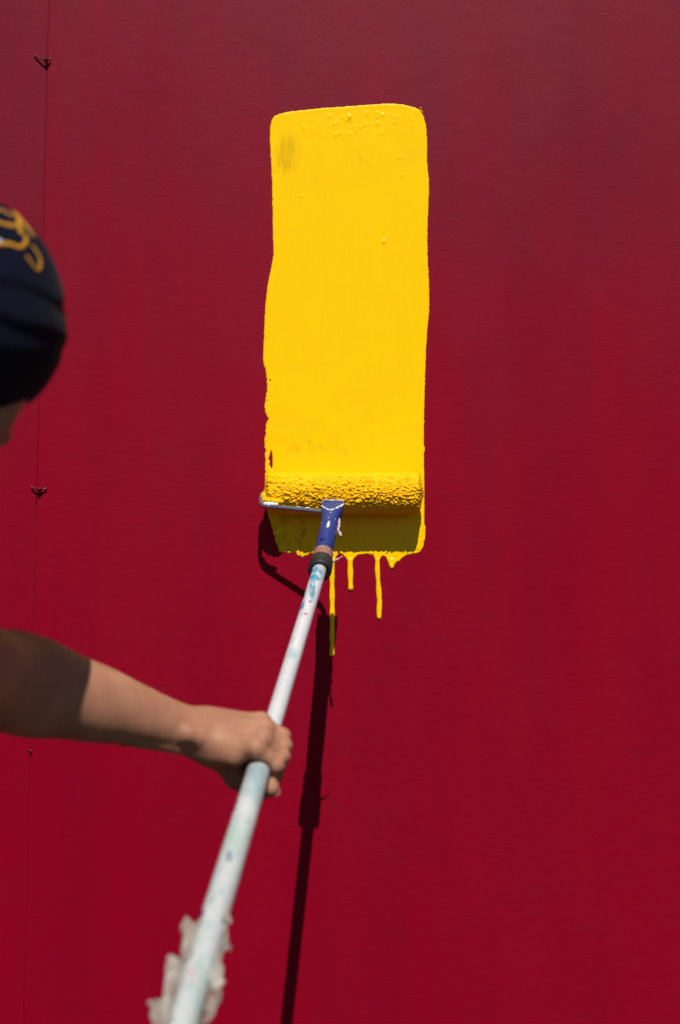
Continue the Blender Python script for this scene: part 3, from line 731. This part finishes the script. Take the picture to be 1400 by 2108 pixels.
def sd_right_hand(P):
    d = None
    for i in range(4):                                      # metacarpals: the back of the hand
        t = i/3; w0 = WR*(1-t)+WU*t
        m = s_cone(P, w0, HP(*MCP[i]), .0178-.002*t, FR[i][0])
        d = m if d is None else smin(d, m, .010)
    d = smin(d, s_cone(P, HP(-.046, .008, .008), HP(-.027, .0110, .024), .0170, .0105), .014)     # little-finger heel of the palm
    d = smin(d, s_cone(P, HP(-.049, .004, -.006), HP(-.034, -.015, -.008), .0175, .0150), .014)    # thumb heel
    for i in range(4):
        m, p, q, t = HP(*MCP[i]), HP(*PIP[i]), HP(*DIP[i]), HP(*TIP[i]); r = FR[i]
        f = s_cone(P, m, p, r[0]*.93, r[1]); f = smin(f, s_cone(P, p, q, r[1], r[2]), .004); f = smin(f, s_cone(P, q, t, r[2], r[3]), .004)
        f = smin(f, s_cone(P, p, p, r[1]*1.04, r[1]*1.04), .004)
        d = smin(d, f, .0025)
        d = smin(d, s_cone(P, m+np_*.0016, m+np_*.0022, r[0]*.80, r[0]*.80), .008)
    for i in range(4):
        m = HP(*MCP[i]); w0 = WR*(1-i/3)+WU*(i/3); p0 = w0*.55+m*.45+np_*(.0165-.002*i/3)*.80; d = smin(d, s_cone(P, p0, m+np_*FR[i][0]*.80, .0022, .0028), .005)
        for cc in (.35, .62):
            c0 = m*(1-cc)+HP(*PIP[i])*cc+unit(np_*.75+ep*.66)*FR[i][0]*1.03; d = smax(d, -s_cone(P, c0-ax_p*.006, c0+ax_p*.006, .0006, .0006), .0016)
    # thumb: below the pole and out on its right
    t0, t1, t2, t3 = HP(-.042, -.004, -.004), HP(-.030, -.026, .000), HP(-.008, -.0345, .014), HP(.0135, -.0175, .0350)
    f = s_cone(P, t0, t1, .0165, .0128); f = smin(f, s_cone(P, t1, t2, .0125, .0108), .006); f = smin(f, s_cone(P, t2, t3, .0108, .0092), .005)
    d = smin(d, f, .006)
    # the hand closes on the pole, so its inside is the pole's surface
    c = s_cone(P, HC+ax_p*(T_HAND-.3), HC+ax_p*(T_HAND+.3), .0131, .0131)
    return smax(d, -c, .003)

def sd_head(P):
    d = s_ell(P, HD(0, -.008, .016), (.074, .093, .086), HM)                       # skull
    d = smin(d, s_ell(P, HD(0, .030, -.030), (.047, .060, .055), HM), .03)         # face
    d = smin(d, s_ell(P, HD(0, .052, -.092), (.020, .030, .024), HM), .015)         # chin and jaw
    d = smin(d, s_cone(P, HD(.012, .030, -.072), HD(.02, .058, -.098), .012, .010), .012)
    d = smin(d, s_cone(P, HD(-.012, .030, -.072), HD(-.02, .058, -.098), .012, .010), .012)
    d = smin(d, s_cone(P, HD(0, .088, -.010), HD(0, .107, -.042), .008, .0125), .012)   # nose
    for s in (-1, 1):
        d = smin(d, s_cone(P, HD(s*.006, .100, -.045), HD(s*.015, .094, -.044), .008, .007), .006)
        d = smin(d, s_cone(P, HD(s*.012, .086, .012), HD(s*.042, .072, .010), .008, .007), .012)    # brow
        d = smax(d, -s_ell(P, HD(s*.031, .092, -.008), (.016, .014, .010), HM), .010)               # eye socket
        d = smin(d, s_ell(P, HD(s*.034, .060, -.036), (.015, .022, .015), HM), .018)                # cheek
        d = smin(d, s_cone(P, HD(s*.031, .0, -.050), HD(s*.000, .012, -.096), .0290, .018), .012)             # jaw
        ear = s_ell(P, HD(s*.068, -.008, -.012), (.006, .017, .024), HM)
        ear = smax(ear, -s_ell(P, HD(s*.076, -.002, -.012), (.005, .009, .015), HM), .005)
        d = smin(d, ear, .008)
    d = smin(d, s_cone(P, HD(-.018, .088, -.068), HD(.018, .088, -.068), .007, .007), .008)         # lips
    d = smin(d, s_cone(P, HD(-.015, .087, -.080), HD(.015, .087, -.080), .008, .008), .008)
    d = smax(d, -s_cone(P, HD(-.022, .097, -.0735), HD(.022, .097, -.0735), .0022, .0022), .003)
    d = smin(d, s_cone(P, at(16, 780, 1.165), at(-108, 990, 1.17), .0225, .0250), .012)     # side of the neck under the cap
    n0 = HD(-.026, -.022, -.040)
    d = smin(d, s_cone(P, n0, NECK+np.array([.03, .0, .02]), .047, .056), .025)
    return d

# rest of the body
PEL = np.array([-.66, -1.235, .965]); ft = unit([.86, .50, 0]); rt = unit(np.cross(ft, [0, 0, 1]))
LSH = NECK-rt*.165+np.array([0, 0, -.055]); CHEST = (SHO+LSH)/2*.55+NECK*.45+np.array([-.02, 0, -.16])
GL = HC+ax_p*1.375                                          # where the other hand holds the pole, below the picture
gl_e, gl_n = ep, np_
LEL = np.array([-.52, -1.10, 1.065]); LWR = GL-ep*.062+np_*.018
HIP = [PEL+rt*.09, PEL-rt*.09]
KNEE = [np.array([-.55, -1.36, .50]), np.array([-.56, -1.06, .50])]
ANK = [np.array([-.66, -1.42, .09]), np.array([-.56, -.99, .09])]
TM = np.array([rt, ft, [0, 0, 1]])
def sd_torso(P):
    d = s_ell(P, CHEST, (.165, .115, .20), TM)
    d = smin(d, s_ell(P, (PEL+CHEST)/2-np.array([0, 0, .01]), (.145, .105, .20), TM), .06)
    d = smin(d, s_ell(P, PEL, (.160, .115, .12), TM), .06)
    d = smin(d, s_cone(P, NECK+np.array([.01, 0, -.03]), SHO+np.array([0, 0, .005]), .062, .056), .05)
    d = smin(d, s_cone(P, NECK+np.array([.01, 0, -.03]), LSH, .062, .056), .05)
    return d
def sd_left_arm(P):
    d = s_cone(P, LSH, LEL, .054, .041); d = smin(d, s_cone(P, LEL, LEL*.6+LWR*.4, .041, .040), .02)
    return smin(d, s_cone(P, LEL*.6+LWR*.4, LWR, .040, .024), .02)
def sd_left_hand(P):
    def L(e, n, a): return GL+ep*e+np_*n+ax_p*a
    d = None
    for i in range(4):
        m_, p_, q_, t_ = MCP[3-i], PIP[3-i], DIP[3-i], TIP[3-i]; r = FR[3-i]
        fx = lambda z: L(z[0], z[1], -z[2])
        m = s_cone(P, L(-.062, .018, (i-1.5)*.012), fx(m_), .0175, r[0]); d = m if d is None else smin(d, m, .010)
        f = s_cone(P, fx(m_), fx(p_), r[0]*.93, r[1]); f = smin(f, s_cone(P, fx(p_), fx(q_), r[1], r[2]), .004); f = smin(f, s_cone(P, fx(q_), fx(t_), r[2], r[3]), .004)
        d = smin(d, f, .0035)
    f = s_cone(P, L(-.047, -.004, -.012), L(-.028, -.030, -.010), .017, .0125); f = smin(f, s_cone(P, L(-.028, -.030, -.010), L(-.001, -.0415, -.008), .0125, .0108), .006)
    f = smin(f, s_cone(P, L(-.001, -.0415, -.008), L(.021, -.037, -.004), .0108, .009), .005); d = smin(d, f, .010)
    return smax(d, -s_cone(P, HC+ax_p*1.2, HC+ax_p*1.62, .0131, .0131), .003)
def sd_legs(P):
    d = None
    for h_, k_, a_ in zip(HIP, KNEE, ANK):
        f = s_cone(P, h_-np.array([0, 0, .03]), k_, .088, .058); f = smin(f, s_cone(P, k_, k_*.6+a_*.4, .057, .056), .03); f = smin(f, s_cone(P, k_*.6+a_*.4, a_, .056, .038), .03)
        f = smin(f, s_cone(P, a_-np.array([0, 0, .035]), a_+ft*.15-np.array([0, 0, .05]), .034, .026), .02)
        d = f if d is None else np.minimum(d, f)
    return d
def box_sd(P, lo, hi):
    lo = np.asarray(lo, np.float32); hi = np.asarray(hi, np.float32)
    return np.maximum(lo-P, P-hi).max(-1)
arm_lo = np.minimum(np.minimum(WC, ELB), G0)-np.array([.055, .10, .075]); arm_hi = np.array([G0[0]+.06, G0[1]+.075, max(ELB[2], WC[2])+.075])
CUT = SHO*.52+ELB*.48; cutn = unit(ELB-SHO)                 # the fine arm starts inside the sleeve
def fine_arm(P):
    d = smin(sd_right_arm(P), sd_right_hand(P), .020)
    return np.maximum(d, -((P-CUT.astype(np.float32))@cutn.astype(np.float32)))
lo = np.minimum(arm_lo, CUT-.06); hi = np.maximum(arm_hi, CUT+.06)
Va, Fa = surface_nets(fine_arm, lo, hi, .0021)
hd_lo, hd_hi = HEAD-np.array([.14, .14, .19]), HEAD+np.array([.13, .16, .14])
Vh_, Fh_ = surface_nets(lambda P: np.maximum(sd_head(P), hd_lo[2]+.012-P[..., 2]), hd_lo, hd_hi, .0032)
gl_lo, gl_hi = GL-np.array([.10, .085, .085]), GL+np.array([.06, .075, .09])
Vl_, Fl_ = surface_nets(lambda P: smin(sd_left_hand(P), sd_left_arm(P), .012), gl_lo, gl_hi, .0026)
def coarse(P):
    d = smin(sd_torso(P), sd_head(P), .03)
    d = smin(d, sd_right_arm(P), .03); d = smin(d, sd_left_arm(P), .03); d = smin(d, sd_legs(P), .04)
    d = np.where((((P-(CUT+cutn*.014).astype(np.float32))@cutn.astype(np.float32)) > 0) & (box_sd(P, lo-.03, hi+.03) < 0), np.maximum(d, .004), d)
    d = np.where((box_sd(P, hd_lo+np.array([-.05, -.05, .026]), hd_hi+.05) < 0), np.maximum(d, .004), d)
    d = np.where(box_sd(P, gl_lo+.012, gl_hi-.012) < 0, np.maximum(d, .004), d)
    return d
blo = np.array([-.98, -1.60, 0.0]); bhi = np.array([-.02, -.82, 1.62])
Vc_, Fc_ = surface_nets(coarse, blo, bhi, .0095)
VB = np.concatenate([Va, Vh_, Vl_, Vc_]); FB = np.concatenate([Fa, Fh_+len(Va), Fl_+len(Va)+len(Vh_), Fc_+len(Va)+len(Vh_)+len(Vl_)])
person = empty('person', (-.60, -1.20, 0))
tag(person, 'person in dark cap reaching out a bare arm to grip pole', 'person')
np_obj('body', VB, FB, M['skin'], person)
def fingernail(name, c, nrm, along, wd, ln):
    c = np.asarray(c); nrm = unit(nrm); along = unit(along-nrm*np.dot(along, nrm)); sd_ = np.cross(nrm, along); V, F = [], []
    for i in range(7):
        for j in range(7):
            a, q = (i/6-.5)*2, (j/6-.5)*2; V.append(c+along*a*ln*(1-.15*q*q)+sd_*q*wd*(1-.12*a*a)-nrm*(q*q*wd*.35+a*a*ln*.06))
    for i in range(6):
        for j in range(6): F.append((i*7+j, i*7+j+1, (i+1)*7+j+1, (i+1)*7+j))
    o = mesh_obj(name, V, F, M['nail'], person); md = o.modifiers.new('s', 'SOLIDIFY'); md.thickness = .0007; md.offset = 0; return o
b = NB('fingernail', .4, .4); b.base((.42, .20, .155)); M['nail'] = b.m
tt, ti = HP(.0135, -.0175, .0350), HP(-.008, -.0345, .014)
fingernail('thumbnail', tt+unit(-np_*.75+ep*.65)*.0090, -np_*.75+ep*.65, tt-ti, .0048, .0055)
for s in (-1, 1):
    bm = bmesh.new(); bmesh.ops.create_uvsphere(bm, u_segments=20, v_segments=12, radius=.0118)
    o = bm_obj('eye', bm, M['eye'], person, True); o.location = HD(s*.031, .079, -.008)

# cap: knitted dome with a thick rolled band, worn low on the nape
cz = unit(uh*1.0+fh*.10); cx = rh; cy = np.cross(cz, cx); CMx = np.array([cx, cy, cz])
def sd_cap(P):
    q = (P-HEAD.astype(np.float32))@CMx.T.astype(np.float32); x, y, z = q[..., 0], q[..., 1], q[..., 2]
    th = np.arctan2(y, x)
    d = s_ell(P, HD(0, -.010, .010), (.0915, .1070, .1010), CMx)
    zc = z-.016*np.sin(th-1.2)+.004*np.sin(th*2.3)
    up = smooth01(zc, .042, -.006)                            # the band starts with a crease, then swells and turns in
    d = d-.0045*up*smooth01(zc, -.095, -.010)
    for (z_, sl, a_, w_) in ((.052, .020, .0022, .006), (.030, .030, .0026, .007), (.004, .012, .0010, .008), (-.026, -.010, .0008, .008), (-.046, .014, .0014, .006)):
        f = zc-z_-sl*np.sin(th-2.0+z_*20)-.003*np.sin(th*5+z_*90)
        d = d+.7*a_*np.exp(-(f/w_)**2)-.35*a_*np.exp(-((f-w_*1.5)/w_)**2)
    low = -(z+.078-.012*np.sin(th)+.003*np.sin(th*2))
    d = smax(d, low, .020)
    inner = s_ell(P, HD(0, -.008, .008), (.0765, .0955, .092), CMx)
    return smax(d, -inner, .004)
Vk, Fk = surface_nets(sd_cap, HEAD-np.array([.14, .15, .12]), HEAD+np.array([.14, .15, .17]), .0026)
cap = np_obj('cap', Vk, Fk, M['cap'], person)
def trace(u, v):
    o = np.array([0, CAM_Y, CAM_Z]); dr = unit(at(u, v, .5)-o); t = .85
    for _ in range(90):
        s = float(sd_cap((o+dr*t)[None].astype(np.float32))[0])
        if s < .0004: return o+dr*t
        t += max(s*.6, .0003)
        if t > 1.6: return None
    return o+dr*t
def print_line(name, pts, wpx, mat):
    pp = [np.array([u, v, 0]) for u, v in pts]; pp = spline(pp, 6); c = []
    for q in pp:
        h = trace(q[0], q[1])
        if h is not None: c.append(h)
    if len(c) < 3: return
    r = wpx*.5*.00041
    V, F = tube(c, [r*(.85+.3*abs(mn.noise(Vector(x)*120))) for x in c], 10)
    # flatten onto the knit: keep the print within a millimetre of the surface
    out = []
    for p in V:
        p = np.asarray(p); s = float(sd_cap(p[None].astype(np.float32))[0]); g_ = np.array([float(sd_cap((p+e_)[None].astype(np.float32))[0])-s for e_ in np.eye(3)*.001])/.001
        g_ = g_/max(np.linalg.norm(g_), 1e-6); out.append(p-g_*(s-max(-.0010, min(.0009, s))))
    return mesh_obj(name, out, F, mat, cap)
print_line('print_stroke', [(-40,452),(-5,458),(20,464),(40,464),(38,450),(28,442)], 11, M['print'])
print_line('print_stroke', [(36,455),(43,468),(42,478),(54,488),(52,502),(40,509),(22,503),(6,502),(-25,505)], 11, M['print'])
print_line('print_stroke', [(55,527),(62,537),(72,551),(80,556),(84,545),(82,530),(74,516),(66,505)], 8, M['print'])
print_line('print_stroke', [(-30,404),(0,416),(18,426),(34,440),(48,456),(60,472),(72,488)], 15, M['print'])
print_line('print_stroke', [(-30,424),(-5,432),(10,436),(26,446)], 9, M['print'])
print_line('print_patch', [(-22,494),(-8,495),(3,496)], 9, M['print2'])

# clothes
def sd_shirt(P):
    cl = unit(LEL-LSH)
    sr = np.maximum(s_cone(P, SHO, ELB*.5+SHO*.5, .060, .056), (P-(SHO*.585+ELB*.415).astype(np.float32))@cutn.astype(np.float32))
    sl = np.maximum(s_cone(P, LSH, LEL*.6+LSH*.4, .060, .056), (P-(LSH*.52+LEL*.48).astype(np.float32))@cl.astype(np.float32))
    d = smin(sd_torso(P), np.minimum(sr, sl), .04)-.014
    d += .0030*np.sin(P[..., 2]*31+3*np.sin(P[..., 0]*13+P[..., 2]*5)+P[..., 1]*17)*np.sin(P[..., 0]*11+P[..., 1]*14+P[..., 2]*4)
    d = smax(d, -(P[..., 2]-.90), .012)
    hol = s_cone(P, NECK+np.array([.0, 0, -.01]), HEAD, .072, .085)
    return smax(d, -hol, .01)
V_, F_ = surface_nets(sd_shirt, np.array([-.95, -1.52, .86]), np.array([-.20, -.80, 1.52]), .0085)
np_obj('t_shirt', V_, F_, M['shirt'], person)
def sd_trousers(P):
    d = smin(sd_legs(P), s_ell(P, PEL, (.165, .12, .12), TM), .05)-.016
    d += .0045*np.sin(P[..., 2]*38+4*np.sin(P[..., 0]*15+P[..., 1]*11+P[..., 2]*3))*np.sin(P[..., 2]*9+P[..., 0]*17-P[..., 1]*13)
    d = smax(d, P[..., 2]-1.02, .01); return smax(d, .075-P[..., 2], .008)
V_, F_ = surface_nets(sd_trousers, np.array([-.98, -1.60, .05]), np.array([-.30, -.80, 1.06]), .0095)
np_obj('trousers', V_, F_, M['trousers'], person)
for a_ in ANK:
    def sd_shoe(P, a_=a_):
        d = s_cone(P, a_-ft*.03-np.array([0, 0, .045]), a_+ft*.165-np.array([0, 0, .05]), .044, .038)
        d = smin(d, s_cone(P, a_-np.array([0, 0, .03]), a_+np.array([0, 0, .015]), .050, .048), .025)
        return smax(d, .002-P[..., 2], .004)
    V_, F_ = surface_nets(sd_shoe, a_-np.array([.16, .16, .10]), a_+np.array([.27, .22, .08]), .006)
    np_obj('shoe', V_, F_, M['shoe'], person)
reparent(person)
